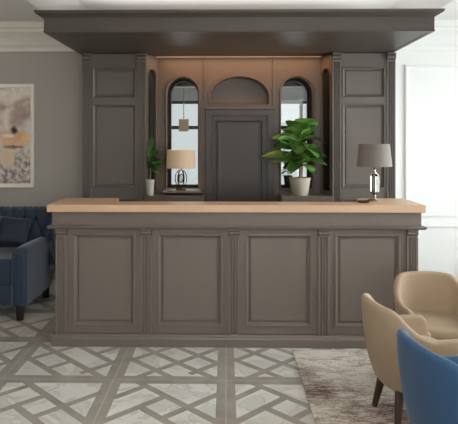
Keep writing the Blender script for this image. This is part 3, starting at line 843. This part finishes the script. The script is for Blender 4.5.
c2 = copy_tree(ch); c2.location = (1.412, 3.88, 0); c2.scale = (1, 1, 1.0); c2.rotation_euler = (0, 0, R(-90))
c2['label'] = 'beige tub chair facing the camera, rearmost of the three, nearest the counter'
ch['group'] = c2['group'] = 'beige tub chairs on the rug'
c3 = tub_chair(M['blue'], 'blue', 'bright blue tub chair in the front right corner, cut off by the picture edge')
c3.location = (1.062, 2.51, 0); c3.rotation_euler = (0, 0, R(10)); c3.scale = (1.09, 1.20, 1.10)
for c in (ch, c2, c3): c.location.z = 0

# ------------------------------------------------------------ sofa
def rbox(x0, x1, y0, y1, z0, z1, r, seg=4):
    bm = bmesh.new(); bmesh.ops.create_cube(bm, size=1)
    for v in bm.verts: v.co = Vector(((x0+x1)/2+v.co.x*(x1-x0), (y0+y1)/2+v.co.y*(y1-y0), (z0+z1)/2+v.co.z*(z1-z0)))
    bmesh.ops.bevel(bm, geom=bm.edges[:], offset=r, segments=seg, profile=.6, affect='EDGES')
    mb = MB(); bm.verts.index_update(); mb.add([tuple(v.co) for v in bm.verts], [tuple(v.index for v in f.verts) for f in bm.faces]); bm.free()
    return mb
SX0, SX1, SY0, SY1 = -3.60, -1.795, 5.07, 5.94
so = thing('tufted_sofa', ((SX0+SX1)/2, (SY0+SY1)/2, 0), 'navy blue velvet sofa with a button-tufted back against the taupe wall', 'sofa')
rbox(SX0+.02, SX1-.02, SY0+.02, SY1-.02, .135, .30, .02).build('base', M['navy'], so, smooth=True, angle=60)
AWD = .135
for a0, a1 in ((SX0, SX0+AWD), (SX1-AWD, SX1)):
    # arm: side profile (y, z) sweeping up from the front, rounded on top across its width
    prof = []
    ys = [SY0+.0, SY0+.02, SY0+.05, SY0+.10, SY0+.18, SY0+.30, SY0+.45, SY0+.60, SY0+.74]
    zt = [.605, .640, .654, .660, .662, .660, .656, .652, .650]
    rows = []
    for y, z in zip(ys, zt):
        row = []
        hw = (a1-a0)/2; cx = (a0+a1)/2
        ins = .02 if y == ys[0] else 0
        row.append((cx-hw+ins, y, .14))
        row.append((cx-hw+ins, y, .40))
        rr = .062
        for k in range(9):
            an = PI-PI*k/8
            row.append((cx+(hw-ins)*math.cos(an)*(1 if abs(math.cos(an)) < .99 else 1), y, z-rr+rr*math.sin(an)**.8 if math.sin(an) > 0 else z-rr))
        row.append((cx+hw-ins, y, .40)); row.append((cx+hw-ins, y, .14))
        rows.append(row)
    mb = MB(); mb.grid(rows, closed_v=True); m_ = len(rows[0]); tot = len(mb.v)
    mb.f.append(tuple(range(m_))); mb.f.append(tuple(range(tot-m_, tot)))
    am = mb.build('arm', M['navy'], so, smooth=True, angle=50)
    # piping round the arm front
    pts = [(p[0], SY0+.001, p[2]) for p in rows[0][:]]
    MB().tube(pts, .006, 6).build('piping', M['navy'], am, smooth=True)
# tufted back
bx0, bx1, bz0, bz1 = SX0+.02, SX1+.02, .30, .945
bu, bv = .118, .128
row0 = .820
btn = []
def tuft(x, z):
    # nearest button distance + diagonal creases
    best = 9
    for r in range(-1, 5):
        zz = row0-r*bv/1.0
        off = (r % 2)*bu/2
        k = round((x-bx0-off)/bu)
        for kk in (k-1, k, k+1):
            d = math.hypot((x-(bx0+off+kk*bu)), (z-zz)*.9); best = min(best, d)
    a = (x-bx0)/bu; c = (row0-z)/bv
    d1 = abs(((a+c/2) % 1)-.0); d1 = min(d1, 1-d1); d2 = abs(((a-c/2) % 1)-0); d2 = min(d2, 1-d2)
    crease = min(d1, d2) if z < row0 else min(abs((a % 1)), 1-abs(a % 1))
    return -.032*math.exp(-(best/.022)**2) - .024*math.exp(-(crease/.13)**2)
nx_, nz_ = 190, 70
rows = []
for j in range(nz_+1):
    z = bz0+(bz1-bz0)*j/nz_; row = []
    tz = (z-bz0)/(bz1-bz0)
    yf = 5.70+.05*tz            # front face leaning back
    edge = max(0, (tz-.93)/.07); yf += .05*edge**2
    for i in range(nx_+1):
        x = bx0+(bx1-bx0)*i/nx_
        row.append((x, yf-tuft(x, z), z))
    rows.append(row)
rows.append([(p[0], 5.90, bz1+.002) for p in rows[-1]]); rows.append([(p[0], SY1, bz1-.02) for p in rows[-1]])
rows.append([(p[0], SY1, bz0) for p in rows[-1]])
mb = MB(); mb.grid(rows, closed_u=True)
n_ = nx_+1; L_ = len(rows)
mb.f.append(tuple(j*n_ for j in range(L_))); mb.f.append(tuple(j*n_+nx_ for j in range(L_)))
bk = mb.build('backrest', M['navy'], so, smooth=True, angle=60)
bb = []
for r in range(0, 3):
    zz = row0-r*bv; off = (r % 2)*bu/2
    for k in range(1, int((bx1-bx0)/bu)):
        x = bx0+off+k*bu
        if x > SX1-.03: continue
        tz = (zz-bz0)/(bz1-bz0); y = 5.70+.05*tz+.040
        mbb = MB(); mbb.lathe([(0, .006), (.006, .005), (.010, 0), (.010, -.004)], (0, 0, 0), 12, T=Matrix.Translation((x, y, zz)) @ Matrix.Rotation(R(90), 4, 'X'))
        mbb.build('button', M['navy_dark'], bk, smooth=True)
for k in range(2):
    x0 = SX0+AWD+.004+k*(SX1-SX0-2*AWD)/2; x1 = x0+(SX1-SX0-2*AWD)/2-.008
    rbox(x0, x1, SY0+.015, 5.695, .302, .555, .045, 5).build('seat_cushion', M['navy'], so, smooth=True, angle=70)
for x in (SX0+.07, SX1-.07):
    for y in (SY0+.055, SY1-.08):
        MB().tube([(x, y, .15), (x, y, .0)], [.040, .032], 14).build('leg', M['blackwood'], so, smooth=True, angle=50)
# throw cushions
def throw_cushion(c, size, rx, rz, ry, label):
    n = 16; rows = []; T = Matrix.Translation(c) @ Matrix.Rotation(rz, 4, 'Z') @ Matrix.Rotation(rx, 4, 'X') @ Matrix.Rotation(ry, 4, 'Y')
    mb = MB()
    for sg in (-1, 1):
        rows = []
        for i in range(n+1):
            row = []
            for j in range(n+1):
                u, v = 2*i/n-1, 2*j/n-1
                pin = 1-.10*(1-v*v)*u*u*.6; pin2 = 1-.10*(1-u*u)*v*v*.6
                h = (max(0, (1-u**4)*(1-v**4)))**.55*.075
                row.append((u*size*.5*pin, sg*h, v*size*.5*pin2))
            rows.append(row)
        mb.grid(rows, T=T)
    o = mb.build('throw_cushion', M['navy_dark'], smooth=True, angle=80)
    tag(o, label, 'cushion', 'dark cushions on the navy sofa'); return o
throw_cushion((-2.085, 5.52, .735), .31, R(-32), R(14), R(8), 'dark navy throw cushion leaning in the corner by the right arm of the sofa')
throw_cushion((-2.36, 5.36, .735), .31, R(-38), R(-6), R(-16), 'dark navy throw cushion further left on the sofa, cut by the picture edge')
